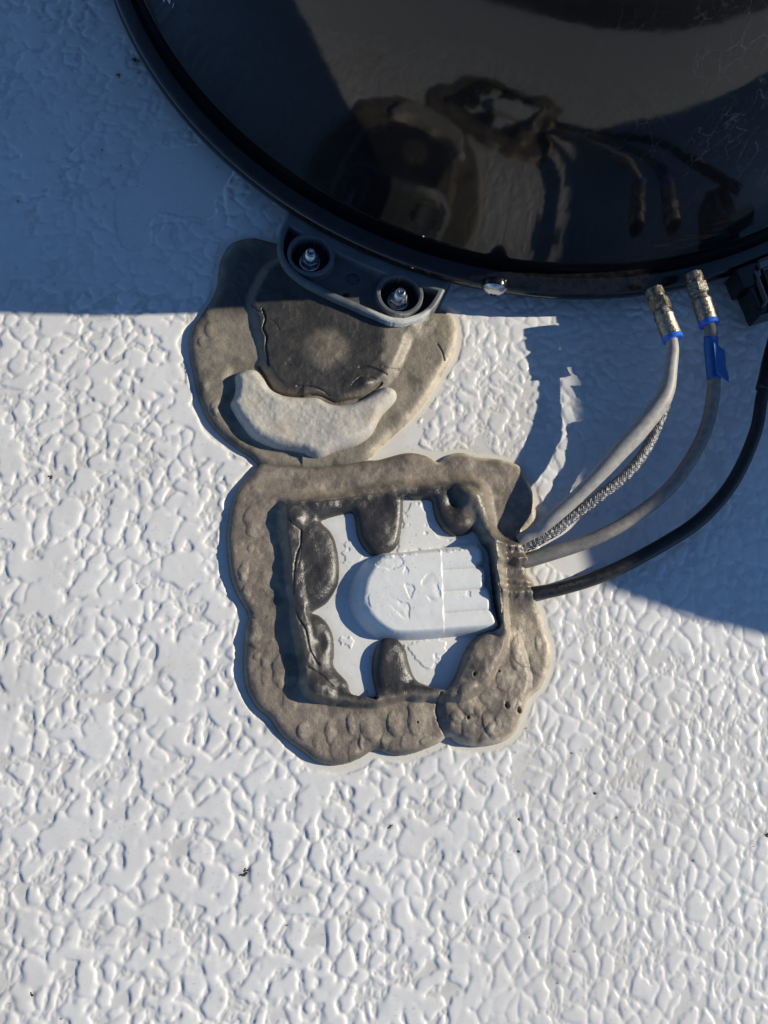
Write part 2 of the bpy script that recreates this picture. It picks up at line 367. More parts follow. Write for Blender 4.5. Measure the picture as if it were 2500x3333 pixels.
def roof_surface():
    st = .00062
    x0, x1, y0, y1 = -.290, .312, -.312, .43
    X, Y = grid_axes(x0, x1, y0, y1, st)
    def cells(x, y, A, seed, wamp, ws=.016):
        th = math.radians(-25)
        wx = fbm(x, y, ws, 31 + seed, 2) * wamp; wy = fbm(x, y, ws, 41 + seed, 2) * wamp
        u = x * math.cos(th) + y * math.sin(th) + wx; v = (-x * math.sin(th) + y * math.cos(th)) / 1.3 + wy
        f1, f2 = bin_nearest2(u, v, A, seed); return (f2 - f1) * .5
    def puff(d, w, w2, a, b):
        t = np.clip(d / w, 0, 1); t2 = np.clip(d / w2, 0, 1); return a * (1 - (1 - t) ** 2.2) + b * (1 - (1 - t2) ** 1.8)
    # cells shrink towards the right and towards the dome
    XX = X + .45 * np.clip(X + .03, 0, .3) ** 2 + .25 * np.clip(Y, 0, .4) * X
    YY = Y + .9 * np.clip(Y - .0, 0, .4) ** 2 + .25 * np.clip(X - .02, 0, .3) * (Y + .1)
    bare = smooth_poly([P(x, y)[:2] for x, y in [(455,560),(500,490),(600,480),(700,470),(760,530),(735,600),(700,650),(690,700),(600,705),(530,690),(490,720),(480,800),(400,800),(375,690),(390,620),(445,600)]])
    bare2 = smooth_poly([P(x, y)[:2] for x, y in [(1230,1490),(1320,1380),(1380,1400),(1370,1460),(1560,1480),(1700,1500),(1560,1540),(1300,1520)]])
    bare3 = smooth_poly([P(x, y)[:2] for x, y in [(1870,1870),(2010,1740),(1960,1690),(1790,1690),(1760,1800)]])
    low = np.maximum(sdf_o12(X, Y) + .0028 + .0045 * (fbm(X, Y, .02, 90, 2) + .2) * (X < .02), np.maximum(sdf(X, Y, bare), np.maximum(sdf(X, Y, bare2), sdf(X, Y, bare3))))
    low = low + .0009 * np.abs(vnoise(X, Y, .004, 93))
    bd = cells(XX, YY, .0090, 5, .0048, .014)
    b1 = np.abs(vnoise(XX, YY, .0038, 301)); b2 = np.abs(vnoise(XX, YY, .0018, 311))
    drop = sstep(.18, .32, fbm(XX, YY, .011, 77, 2)) * (1 - sstep(.03, .08, X))
    amp = .0017 * (.8 + .7 * fbm(X, Y, .02, 88, 1))
    d = bd + .0022 * drop - amp * b1 * 1.2 + .0002
    def blur(a, n):
        for _ in range(n):
            a = (np.roll(a, 1, 0) + 2 * a + np.roll(a, -1, 0)) / 4; a = (np.roll(a, 1, 1) + 2 * a + np.roll(a, -1, 1)) / 4
        return a
    d = blur(np.clip(d, -.0006, .0030), 4) - .00028
    d = np.minimum(d, -low)
    bs = cells(XX + .05, YY + .03, .0036, 9, .0016, .007) - .0003
    bs = np.minimum(bs, -low)
    # near the dome the coat is thinner and softer
    soft = 1 - .55 * sstep(.09, .16, Y) * sstep(.4, -.1, fbm(X, Y, .05, 3, 2)) 
    soft = soft * (1 - .3 * sstep(-.02, .12, X))
    ds = (d + np.roll(d, 1, 0) + np.roll(d, -1, 0) + np.roll(d, 1, 1) + np.roll(d, -1, 1)) / 5
    gy_, gx_ = np.gradient(ds, st); gl = np.sqrt(gx_ ** 2 + gy_ ** 2) + 1e-6
    side = sstep(.25, .85, .5 - .5 * (gx_ * .86 + gy_ * .5) / gl)
    big = puff(d, .0017 - .0010 * side, .0026, .00054, .00052) * soft
    small = puff(bs, .0007, .0016, .00018, .00024) * sstep(.3, -.1, vnoise(X, Y, .009, 99)) * soft
    h = np.maximum(big, small) + .00010 * fbm(X, Y, .010, 8, 2) * (1 - .8 * sstep(-.001, .001, low)) - .0001
    # edges of the patch dip under the wide roof sheet
    e = np.minimum(np.minimum(X - x0, x1 - X), np.minimum(Y - y0, y1 - Y))
    tr = np.array([P(-140, -160)[:2], P(2640, -160)[:2], P(2640, 3480)[:2], P(-140, 3480)[:2]])
    e = np.minimum(e, sdf(X, Y, tr))
    h = h * sstep(0, .01, e) - .0022 * (1 - sstep(0, .004, e))
    # colour: white coat, dust caught in the valleys, lichen smudges
    dirt = sstep(.0006, -.0008, d) * sstep(.0005, -.0005, low) * (.45 + .5 * fbm(X, Y, .03, 17, 4)) * .9
    base = np.array([.77, .765, .755])
    veil = sstep(-.3, .7, fbm(X, Y, .09, 171, 4)) * .10 + sstep(.1, .7, fbm(X, Y, .02, 173, 4)) * .05
    spot = np.zeros_like(X)
    for (px_, py_, r_) in SPECKS:
        q = P(px_, py_); rr = r_ * 2.6
        m = np.abs(X - q[0]) < rr
        spot = np.maximum(spot, np.clip(1 - np.hypot(X - q[0], Y - q[1]) / rr, 0, 1))
    fine = (vnoise(X, Y, .0011, 55) > .86) * (vnoise(X, Y, .02, 56) > -.2) * .35
    yel = sstep(-.008, 0, np.maximum(sdf_o12(X, Y), -.05)) * .5
    col = base[None, None] * (1 - .26 * np.clip(dirt, 0, 1)[..., None] * np.array([1, 1.05, 1.2]))
    col = col * (1 - .55 * (spot ** 1.3 * (.6 + .4 * fbm(X, Y, .002, 4, 2)))[..., None])
    col = col * (1 - fine[..., None] * .6) * (1 - veil[..., None] * np.array([.9, 1, 1.1]))
    col = col * (1 - yel[..., None] * np.array([.10, .16, .30]))
    rough = .36 + .12 * fbm(X, Y, .01, 21, 2) + .2 * np.clip(dirt, 0, 1)
    keepv = (np.hypot(X - DC[0], Y - DC[1]) > .262) & (e > -.0007)
    keepv &= ~(np.abs(sdf_o12(X, Y)) * (sdf_o12(X, Y) > 0) > .006)
    me = grid_mesh('roof', X, Y, h, keepv, col, rough)
    return link('roof', me, M_roof)

SPECKS = [(0 + x * .7535, 2300 + y * .7535, r) for x, y, r in [(185,380,.0011),(1060,712,.0020),(140,1245,.0016),(295,1003,.0012),(65,718,.0008),(930,487,.0008),(958,1262,.0010),(733,1018,.0006),(1240,942,.0007),(308,243,.0005),(643,1285,.0007),(262,1350,.0006),(878,925,.0006),(575,285,.0006)]]
SPECKS += [(1250 + x * .7535, 2300 + y * .7535, r) for x, y, r in [(25,520,.0009),(585,487,.0010),(580,625,.0009),(620,985,.0013),(812,200,.0007),(1240,203,.0010),(1222,150,.0007),(910,373,.0009),(648,352,.0007),(615,93,.0006),(460,720,.0007),(1335,665,.0007),(1655,555,.0018),(1077,455,.0004),(1508,340,.0004),(822,1055,.0005),(1005,480,.0006)]]
SPECKS += [(x * .7535, y * .7535, r) for x, y, r in [(512,325,.0014),(598,316,.0007),(580,262,.0019),(440,648,.0008),(78,870,.0008),(235,1228,.0008),(570,1283,.0006),(938,722,.0006),(522,717,.0005)]]
SPECKS += [(165, 1553, .0013), (417, 1562, .0020), (2023, 1115, .0006), (2245, 1750, .0005)]
_cache = {}
def sdf_o12(X, Y):
    k = X.shape
    if k not in _cache:
        _cache[k] = np.maximum(sdf(X, Y, o1[::2]), sdf(X, Y, o2[::2]))
    return _cache[k]

roof = roof_surface(); tag(roof, 'white textured roof coating with blistered plateaus', kind='structure')
# wide roof sheet and the ground far below
def quad(name, x0, x1, y0, y1, z, mat, hole=None):
    if hole:
        a, b, c, d = hole
        V = [(x0,y0,z),(x1,y0,z),(x1,y1,z),(x0,y1,z),(a,c,z),(b,c,z),(b,d,z),(a,d,z)]
        Fc = [(0,1,5,4),(1,2,6,5),(2,3,7,6),(3,0,4,7)]
    else: V = [(x0,y0,z),(x1,y0,z),(x1,y1,z),(x0,y1,z)]; Fc = [(0,1,2,3)]
    return link(name, mesh_py(name, V, Fc), mat, None, False)
ws = quad('roof_sheet', -1.2, 1.25, -1.05, 5.2, -.0012, M_far); tag(ws, kind='structure')
rb_ = prism('roof_body', [(-1.2, -1.05), (1.25, -1.05), (1.25, 5.2), (-1.2, 5.2)], -.16, -.006, M_white, None, .001); tag(rb_, kind='structure')
gr = quad('ground', -400, 400, -400, 400, -3.4, M_ground); tag(gr, kind='structure')

# ------------------------------------------------------------------ sealant, lower ring round the cable entry
def groove(X, Y, line, w, dep):
    return dep * np.clip(1 - sdf(X, Y, smooth_poly(line, 3, False), False) / w, 0, 1) ** .8
def blister(X, Y, c, r, amp, side=1.0, ax=1., ay=1.):
    th_ = (c[0] * 977 + c[1] * 431) % 3.14; X, Y = X + .16 * r * vnoise(X, Y, .0045, 61), Y + .16 * r * vnoise(X, Y, .0045, 62)
    dx = (X - c[0]) / (r * ax); dy = (Y - c[1]) / (r * ay); q = np.hypot(dx, dy)
    return amp * np.sqrt(np.clip(1 - q * q, 0, 1)) * np.clip(.62 - .55 * dx * side - .15 * dy, 0, 1)

def lower_ring():
    st = .00048
    mn = o2.min(0) - .004; mx = o2.max(0) + .004
    X, Y = grid_axes(mn[0], mx[0], mn[1], mx[1], st)
    d = sdf(X, Y, o2); dh = -sdf(X, Y, hole2); di = sdf(X, Y, inner2); db = sdf(X, Y, blob2)
    nz = fbm(X, Y, .02, 101, 4); nf = fbm(X, Y, .005, 102, 4)
    h = .0052 * rnd(d, .0058) * (1 + .14 * nz)
    topm = sstep(.0, .03, Y + .045)
    step = sstep(-.0026 - .003 * topm, .0016 + .001 * topm, di + .0016 * fbm(X, Y, .012, 111, 3)) * (.0058 - .0012 * topm) * (1 + .2 * nz)
    h = h + step
    h = np.maximum(h, 0) + .0035 * rnd(db, .012) * sstep(-.002, .004, db) * (1 + .25 * nz)
    # crest bead on the plate edge
    h += .0008 * np.exp(-((di - .003) / .004) ** 2) * (1 + nz)
    # inner flows end over the plate in round lips
    lip = HZ + (.0072 + .009 * sstep(-.003, .006, db)) * rnd(dh, .0095) + .0010 * nz + .012 * (1 - sstep(-.001, .009, di))
    inside = sstep(0, .002, di) * (1 - sstep(-.002, .004, db))
    h = smin(h, np.maximum(lip, HZ - .001), .0014)
    h = np.where(dh < 0, -.002, h)
    # soft dimples and peaks where the bead was pulled off
    for (a, b, r, amp) in [(385,350,40,.0022),(1190,250,60,.0035),(495,1130,45,.0026),(495,925,30,-.0018),(450,580,40,-.0008),(770,400,60,.0010),(820,1090,50,-.0008),(905,1100,25,-.0010),(1125,270,35,-.0035),(1120,360,50,.0010)]:
        c = Z5([(a, b)], .008)[0]; r *= .69319 / 5500
        h += amp * np.exp(-((X - c[0]) ** 2 + (Y - c[1]) ** 2) / (r * r)) * (dh > 0)
    # ridge running down the right shoulder
    rl = smooth_poly(Z5([(1150,215),(1215,235),(1245,290),(1262,360),(1290,430),(1305,500)], .01), 4, False)
    h += .0030 * np.exp(-(sdf(X, Y, rl, False) / .0042) ** 2)
    rl = smooth_poly(Z5([(1285,440),(1300,520),(1312,600),(1325,700),(1342,780),(1352,860)], .013), 4, False)
    h = np.where(dh > 0, h + .0050 * np.exp(-(sdf(X, Y, rl, False) / .0033) ** 2), h)
    # humps over the cables
    cab = smooth_poly(Z5([(1310,430),(1445,430),(1480,600),(1500,740),(1345,745),(1320,600)], .008))
    mcab = sstep(-.006, .004, sdf(X, Y, cab))
    yy = np.array([Z5([(1390, v)], .012)[0][1] for v in (450, 500, 547, 612, 698)])
    hump = 0
    for k, y0_ in enumerate(yy): hump = hump + (.0052, .0022, .0050, .0018, .0046)[k] * (1 + .3 * nf) * np.exp(-((Y - y0_ + .0011 * nf + (.06, .0, -.05, .05, -.03)[k] * (X - .035)) / .0027) ** 2)
    h += mcab * (hump + .0028) * rnd(d + .001, .003)
    # blisters
    B = [(185,355,50),(170,478,20),(135,590,36),(120,230,36),(235,1015,26),(310,1055,44),(245,1085,26),(345,1185,46),(545,1350,46),(590,1420,42),(480,1390,26),(650,1440,34),(740,1335,62),(850,1310,56),(950,1275,50),(1000,1390,28),(890,1390,20),(1140,1280,38),(1108,1312,18),(1190,1345,44),(1280,1290,32),(1330,1290,24),(1310,1340,44),(1260,1385,24),(1200,1390,18),(1185,1190,44),(1270,1190,34),(1240,1250,24),(1450,960,56),(1505,1030,40),(1435,895,32),(1360,1100,50),(1390,1180,40),(640,1310,30),(420,1330,34),(150,680,24),(190,900,40),(200,990,18),(690,1390,26),(800,1400,26),(1520,930,24),(1410,1010,34),(90,480,18)]
    r2 = np.random.default_rng(7)
    for (a, b, r) in B:
        c = Z5([(a, b)], .006)[0]; R = r * .69319 / 5450
        jx, jy = r2.uniform(.6, 1.25), r2.uniform(.8, 1.7)
        h += blister(X + .0009 * nf, Y + .0009 * nz, c, R, min(.0011, .0002 + R * .2) * r2.uniform(.45, 1.1), 1., jx, jy) * (d > .0008)
    # pits
    for (a, b, r) in [(1190,1276,11),(1368,1222,15),(1209,1080,11),(1432,1245,18),(1335,1060,6),(955,1297,5)]:
        c = Z5([(a, b)], .009)[0]; R = r * .69319 / 5450
        q = np.hypot((X - c[0]) * 1.25, Y - c[1]) / R
        q = q * (1.35 + .5 * vnoise(X, Y, .0016, 163)); h += -.004 * np.clip(1.15 - q, 0, 1) ** .9 + .0002 * np.exp(-((q - 1.8) / .6) ** 2)
    # splits in the skin
    for ln, w, dp in [([(405,400),(398,470),(372,560),(370,640),(380,760),(395,820),(425,870),(440,950),(470,1010),(490,1030)], .0006, .0017),
                      ([(430,1040),(500,1080),(560,1140),(632,1168)], .0005, .0014),
                      ([(300,287),(400,275),(520,260),(640,243),(720,228),(860,216)], .0005, .0008),
                      ([(870,215),(1000,203),(1100,193),(1180,186),(1230,210),(1250,260)], .0004, .0004),
                      ([(1225,405),(1262,455),(1290,520),(1305,600),(1322,680),(1340,760),(1335,850)], .0007, .0020),
                      ([(405,400),(360,370),(345,350)], .0004, .0010), ([(398,470),(405,500),(385,580)], .0003, .0007),
                      ([(800,1125),(860,1112),(900,1118),(960,1122)], .0004, .0010),
                      ([(1060,1165),(1045,1215),(1050,1290)], .0009, .0030), ([(1053,1300),(1080,1350),(1095,1372)], .0005, .0012),
                      ([(375,612),(430,650),(490,718)], .0003, .0003),
                      ([(155,795),(190,810),(240,800)], .0007, .0010)]:
        h -= groove(X + .0006 * nf, Y + .0006 * nz, Z5(ln, .009), w * (1 + .5 * nf), dp * .62)
    mdk0 = sstep(-.0015, .0045, di) * (1 - sstep(-.006, .003, db)); h += (.00035 * fbm(X, Y, .008, 104, 3) + .00012 * fbm(X, Y, .0022, 105, 3)) * (1 - .6 * mdk0)
    h = np.where(d < .0002, -.002, h)
    h = np.where(dh < 0, .0015, h)
    # colour
    tan = np.array([.236, .192, .150]); dk = np.array([.046, .043, .040]); lt = np.array([.50, .43, .32]); br = np.array([.135, .115, .092])
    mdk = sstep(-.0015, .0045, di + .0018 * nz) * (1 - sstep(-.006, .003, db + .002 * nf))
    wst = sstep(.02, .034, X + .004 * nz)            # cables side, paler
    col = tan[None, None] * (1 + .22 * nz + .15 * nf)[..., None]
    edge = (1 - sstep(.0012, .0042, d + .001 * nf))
    col = col * (1 - edge[..., None]) + edge[..., None] * (br * 1.1 * (1 - wst[..., None]) + lt * wst[..., None])  # edge brown left, cream right: sun side partly put into the colour
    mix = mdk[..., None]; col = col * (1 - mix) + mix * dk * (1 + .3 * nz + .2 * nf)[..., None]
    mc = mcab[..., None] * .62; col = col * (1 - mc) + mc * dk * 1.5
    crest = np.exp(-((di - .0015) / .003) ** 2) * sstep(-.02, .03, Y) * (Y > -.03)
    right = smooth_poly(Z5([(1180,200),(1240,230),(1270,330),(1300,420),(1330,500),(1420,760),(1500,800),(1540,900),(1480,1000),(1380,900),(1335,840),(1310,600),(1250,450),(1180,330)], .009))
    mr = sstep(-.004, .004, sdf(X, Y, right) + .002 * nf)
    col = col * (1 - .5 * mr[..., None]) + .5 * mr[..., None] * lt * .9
    mottle = sstep(.1, .5, fbm(X, Y, .012, 131, 4)) * (1 - mdk); col = col * (1 - .38 * mottle[..., None])
    pal = sstep(.15, .6, fbm(X, Y, .009, 141, 4)) * (1 - mdk); col = col * (1 - .35 * pal[..., None]) + .35 * pal[..., None] * lt
    rough = .50 - .20 * np.maximum(mdk, mcab) + .1 * nf - .16 * edge
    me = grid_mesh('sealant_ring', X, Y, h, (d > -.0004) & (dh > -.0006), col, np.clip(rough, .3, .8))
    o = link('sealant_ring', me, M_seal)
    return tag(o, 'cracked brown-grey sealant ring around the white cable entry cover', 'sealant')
lower_ring()

bk = smooth_poly(ZB([(190,-40),(130,90),(80,210),(62,330),(75,420),(110,500),(170,575),(250,640),(330,690),(420,735),(520,785),(600,822),(700,865),(820,918),(920,960),(1020,1002),(1100,1024),(1200,1030),(1300,1007),(1400,962),(1480,892),(1540,802),(1590,700),(1640,600),(1660,480),(1500,380),(1100,250),(700,80),(400,-80)], .016))
# ------------------------------------------------------------------ sealant, upper patch under the bracket foot
pad1 = smooth_poly(Z3([(440,520),(455,620),(480,700),(500,800),(515,880),(560,960),(640,1030),(740,1050),(850,1055),(930,1088),(1040,1058),(1140,1000),(1190,960),(1240,880),(1290,760),(1340,680),(1400,600),(1340,480),(1100,400),(800,300),(560,330)], .008))
cres = smooth_poly(Z3([(352,930),(400,900),(440,893),(480,905),(515,945),(550,1000),(620,1035),(700,1045),(800,1047),(870,1080),(940,1088),(1040,1060),(1120,1015),(1170,988),(1225,1005),(1240,1045),(1215,1090),(1165,1140),(1140,1180),(1100,1255),(1020,1310),(900,1345),(820,1378),(760,1370),(700,1345),(560,1320),(450,1270),(390,1200),(350,1140),(325,1085),(345,1045),(355,990)], .012))
def upper_patch():
    st = .00048
    mn = o1.min(0) - .004; mx = o1.max(0) + .004
    X, Y = grid_axes(mn[0], mx[0], mn[1], mx[1], st)
    d = sdf(X, Y, o1); dp = sdf(X, Y, pad1)
    nz = fbm(X, Y, .02, 201, 4); nf = fbm(X, Y, .005, 202, 4)
    h = .0050 * rnd(d, .0068) * (1 + .12 * nz)
    lft = sstep(.002, -.07, X)
    h += .0042 * sstep(-.0035, .0045, dp + .001 * nz)
    # hollow around the pale lump's left side, a bead outside it
    cl = sdf(X, Y, cres)
    h += -.0016 * np.exp(-((cl + .002) / .0035) ** 2) * (X < -.05)
    for (a, b, r, amp) in [(850,810,80,.0013),(880,800,40,-.0006),(1060,990,35,.0018),(1330,680,45,.0022),(1400,650,40,.0015),(240,750,60,.0008)]:
        c = Z3([(a, b)], .008)[0]; r *= .60277 / 5400
        h += amp * np.exp(-((X - c[0]) ** 2 + (Y - c[1]) ** 2) / (r * r))
    for (a, b, r) in [(185,765,28),(230,690,40),(250,1110,30),(200,1000,26),(255,1140,22),(1290,650,20)]:
        c = Z3([(a, b)], .006)[0]; R = r * .60277 / 5400
        h += blister(X, Y, c, R, .0008, 1., 1., 1.3)
    for ln, w, dp_ in [([(505,590),(522,640),(508,690),(528,740),(525,800),(542,890)], .0007, .0022),
                      ([(450,560),(480,600),(515,615)], .0004, .0010), ([(540,640),(570,660),(600,705)], .0003, .0008),
                      ([(485,880),(520,930),(556,1000),(620,1035),(700,1050),(800,1042),(860,1060),(910,1082),(1000,1068),(1060,1050),(1150,985)], .0010, .0028),
                      ([(690,1003),(760,1008),(820,1022),(870,1050)], .0006, .0016),
                      ([(1030,905),(1080,903),(1130,920),(1178,942)], .0005, .0014), ([(1155,903),(1200,912),(1245,903)], .0004, .0010),
                      ([(990,1000),(1030,960),(1080,955),(1120,970)], .0004, .0011),
                      ([(1455,765),(1478,800),(1492,850)], .0006, .0014), ([(632,886),(655,892)], .0004, .0009)]:
        h -= groove(X + .0005 * nf, Y + .0005 * nz, Z3(ln, .009), w, dp_)
    h += .00035 * fbm(X, Y, .008, 204, 3) + .00012 * fbm(X, Y, .0022, 205, 3)
    h = np.where(d < .0002, -.002, h)
    h = np.minimum(h, np.where(sdf(X, Y, bk) > .0015, .0028, 1.))
    # tuck under the lower ring where they meet
    h -= .0012 * sstep(-.004, .004, sdf(X, Y, o2))
    tan = np.array([.245, .21, .162]); dk = np.array([.045, .042, .038]); lt = np.array([.52, .44, .33]); br = np.array([.13, .112, .09])
    col = tan[None, None] * (1 + .18 * nz + .14 * nf)[..., None]
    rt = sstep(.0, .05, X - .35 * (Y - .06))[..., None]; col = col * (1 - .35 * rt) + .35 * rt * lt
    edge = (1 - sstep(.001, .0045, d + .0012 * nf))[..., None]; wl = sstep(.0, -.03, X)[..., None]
    col = col * (1 - edge) + edge * (br * wl + lt * (1 - wl))  # same left-dark, right-pale edge, partly light painted into the tint
    c = Z3([(850, 800)], .009)[0]; q = np.hypot((X - c[0]) * .95, Y - c[1])
    mdk = sstep(-.002, .006, dp + .002 * nz) * (1 - .75 * (1 - sstep(.006, .017, q + .003 * nf)))
    rr = smooth_poly(Z3([(1200,640),(1150,820),(1180,960),(1300,900),(1420,640),(1330,560)], .008))
    mdk *= 1 - sstep(-.003, .004, sdf(X, Y, rr) + .002 * nf)
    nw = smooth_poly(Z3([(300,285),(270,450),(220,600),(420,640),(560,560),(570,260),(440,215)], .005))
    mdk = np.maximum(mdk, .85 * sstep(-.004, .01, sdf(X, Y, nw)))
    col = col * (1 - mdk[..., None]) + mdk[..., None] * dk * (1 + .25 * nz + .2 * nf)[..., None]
    lmot = sstep(.05, .5, fbm(X, Y, .011, 231, 4)) * (1 - mdk); col = col * (1 - .42 * lmot[..., None])
    rough = .52 - .16 * mdk + .1 * nf
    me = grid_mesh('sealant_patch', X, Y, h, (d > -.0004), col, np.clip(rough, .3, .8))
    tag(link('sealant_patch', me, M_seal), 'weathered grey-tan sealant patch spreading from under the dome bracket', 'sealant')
    # the pale lump
    mn = cres.min(0) - .003; mx = cres.max(0) + .003
    X, Y = grid_axes(mn[0], mx[0], mn[1], mx[1], .00048)
    d = sdf(X, Y, cres); nz = fbm(X, Y, .02, 301, 4); nf = fbm(X, Y, .004, 302, 4)
    top = .0118 + .0012 * nz - .03 * (X - .0) * 0
    h = .002 + (top - .002) * rnd(d, .0062 + .0015 * nz) + .00022 * nf + .00014 * fbm(X, Y, .0016, 305, 3)
    h = np.where(d < .0002, .001, h)
    pc = np.array([.52, .49, .435])[None, None] * (1 + .10 * nz + .10 * nf)[..., None]
    tn = sstep(.2, .7, fbm(X, Y, .018, 310, 3))[..., None]; pc = pc * (1 - .25 * tn * np.array([.5, .8, 1.2]))
    me = grid_mesh('sealant_lump', X, Y, h, d > -.0004, pc, np.full(X.shape, .62))
    tag(link('sealant_lump', me, M_pale), 'pale crescent lump of newer sealant resting on the weathered patch', 'sealant')
upper_patch()

# ------------------------------------------------------------------ cable entry: base plate + cover
entry = empty('cable_entry', tuple(P(1400, 1930, .002)))
tag(entry, 'white plastic cable entry plate with a rounded ribbed cover', 'cable entry')
def entry_plate():
    st = .00045
    poly = np.array(Z5([(345,300),(1240,195),(1345,860),(1180,1180),(440,1190)], .003))
    mn = poly.min(0); mx = poly.max(0)
    X, Y = grid_axes(mn[0], mx[0], mn[1], mx[1], st)
    d = sdf(X, Y, poly)
    c = .0016; gx, gy = np.meshgrid(np.arange(mn[0], mx[0], c), np.arange(mn[1], mx[1], c))
    gx = (gx + (rng.random(gx.shape) - .5) * c).ravel(); gy = (gy + (rng.random(gy.shape) - .5) * c).ravel()
    zones = [[(880,300),(960,260),(1010,330),(1060,430),(1180,430),(1230,470),(1000,500),(880,520),(850,500)],
             [(590,470),(640,440),(700,510),(690,540),(600,560)],
             [(880,930),(1080,900),(1100,960),(1060,1040),(980,1050),(930,1000)],
             [(580,880),(680,900),(640,960),(580,930)]]
    lo = np.full(X.shape, -1.)
    for zz in zones: lo = np.maximum(lo, sdf(X, Y, smooth_poly(Z5(zz, HZ))))
    bl = np.abs(vnoise(X, Y, .0052, 411)) * .0030 + .0012 * np.abs(vnoise(X, Y, .0023, 412))
    h = HZ + .00045 * sstep(-.0001, .0006, np.minimum(lo, .0035) - bl) + .00010 * fbm(X, Y, .006, 403, 3)
    k2 = rng.random(gx.shape) < .03
    h = np.where(d < .0005, .001, h)
    spots = (vnoise(X, Y, .0009, 455) > .93) * .5
    st_ = sstep(.2, .7, fbm(X, Y, .02, 404, 4)) * .10
    edge = sstep(.006, 0, np.abs(sdf(X, Y, hole2))) * .12
    col = np.array([.75, .75, .73])[None, None] * (1 - spots - st_ - edge)[..., None]
    me = grid_mesh('base_plate', X, Y, h, d > -.0003, col, np.full(X.shape, .4))
    link('base_plate', me, M_plate, entry)
entry_plate()

def entry_cover():
    zt = .0140
    # top outline traced at the height of the top face
    left = [(560,560),(470,620),(400,700),(345,800),(322,930),(345,1040),(400,1130),(500,1215),(640,1275)]
    right = [(900,1275),(1200,1250),(1558,1215)]
    endp = [(1550,1100),(1525,1040),(1522,950),(1500,870),(1462,835),(1472,760),(1462,690),(1405,655),(1442,610),(1440,520),(1400,480)]
    top = [(1380,478),(1150,500),(900,528),(700,550)]
    poly = smooth_poly(ZE(left + right + endp + top, zt), 4)
    st = .0004; mn = poly.min(0) - .005; mx = poly.max(0) + .005
    X, Y = grid_axes(mn[0], mx[0], mn[1], mx[1], st); d = sdf(X, Y, poly)
    # local axes along the cover
    a = np.array(ZE([(480, 930)], zt)[0]); b = np.array(ZE([(1540, 850)], zt)[0])
    ux = (b - a) / np.linalg.norm(b - a); uy = np.array([-ux[1], ux[0]]); L = np.linalg.norm(b - a)
    U = (X - a[0]) * ux[0] + (Y - a[1]) * ux[1]; Vv = (X - a[0]) * uy[0] + (Y - a[1]) * uy[1]
    top_h = zt + .0002 * np.sin(U * 60) + .0000 * X
    # sloped wall: wide at the round end, steeper on the sides
    wl = .0078 * sstep(.012, -.012, U) + .0042
    lvl = rnd(d + .0042, wl + .0030) if False else None
    dn = d + .0026 + .0030 * sstep(.012, -.008, U)                                    # foot lies a little outside the top outline
    prof = sstep(0, 1, 1) * 0
    t = np.clip(dn / (wl + .0010), 0, 1); prof = np.where(t < 1, (1 - (1 - t) ** 1.9), 1.0)
    h = HZ - .001 + (top_h - HZ + .001) * prof
    # ribbed tail: lower, four cable channels
    ru = sstep(.0, .0006, U - (L * .56 + .07 * Vv))
    nrib = 4; w = .0505
    ph = (Vv + .0262 + .0 * U) / w * nrib
    rib = .0026 * (np.sqrt(np.clip(1 - ((ph % 1) * 2 - 1) ** 2 * .92, 0, 1)) - 1)
    inr = sstep(-.0015, .002, d)
    h += ru * (rib * inr - .00015 * inr)
    # flaked film patches on the flat part
    c = .0016; gx, gy = np.meshgrid(np.arange(mn[0], mx[0], c), np.arange(mn[1], mx[1], c))
    gx = (gx + (rng.random(gx.shape) - .5) * c).ravel(); gy = (gy + (rng.random(gy.shape) - .5) * c).ravel()
    zones = [[(380,830),(430,840),(440,900),(420,960),(450,1040),(480,1060),(430,1100),(380,1040),(360,930)],
             [(560,960),(640,950),(700,990),(780,1010),(780,1100),(790,1180),(720,1140),(640,1060),(570,1020)],
             [(740,680),(770,700),(760,780),(780,840),(820,870),(800,960),(760,920),(740,860),(720,780)],
             [(900,800),(960,740),(1010,720),(1040,820),(1060,950),(1000,990),(920,930)],
             [(580,1080),(620,1100),(620,1180),(680,1230),(620,1200),(590,1140)],
             [(480,650),(560,600),(700,600),(740,640),(640,700),(540,690)], [(1290,900),(1330,900),(1340,950),(1300,940)]]
    lo = np.full(X.shape, -1.)
    for zz in zones: lo = np.maximum(lo, sdf(X, Y, smooth_poly(ZE(zz, zt))))
    lo = lo + .0012 * np.abs(vnoise(X, Y, .0042, 511)) + .0006 * np.abs(vnoise(X, Y, .0017, 512)) - .0005
    h -= sstep(-.0001, .0005, lo) * .00042 * (1 - .75 * sstep(.0005, .0042, lo)) * np.clip(.45 + 1.5 * vnoise(X, Y, .0065, 513), 0, 1) * (d > .0012)
    # nibbled film along the upper edge
    for q in (.0, .05, .10, .13, .2, .22, .31, .34, .62, .7, .73, .8, .86, .95):
        cc = np.array(ZE([(520 + q * 900 + random.uniform(-15, 15), 585 - q * 85)], zt)[0]); rr = random.uniform(.0009, .0020)
        h += .0004 * np.sqrt(np.clip(1 - ((X - cc[0]) ** 2 + (Y - cc[1]) ** 2) / rr ** 2, 0, 1)) * (d > .0)
    h += .00008 * fbm(X, Y, .005, 501, 3)
    spots = (vnoise(X, Y, .0009, 555) > .93) * .45
    st2 = sstep(.1, .6, fbm(X, Y, .012, 504, 4)) * .06
    chan = ru * np.clip(1 - np.abs((ph % 1)) * 8, 0, 1) * .12
    col = np.array([.78, .78, .765])[None, None] * (1 - spots - st2 - chan)[..., None]
    keep = dn > -.0004
    h = np.where(dn < 0, HZ - .002, h)
    me = grid_mesh('cable_cover', X, Y, h, keep, col, np.full(X.shape, .34))
    link('cable_cover', me, M_plate, entry)
entry_cover()

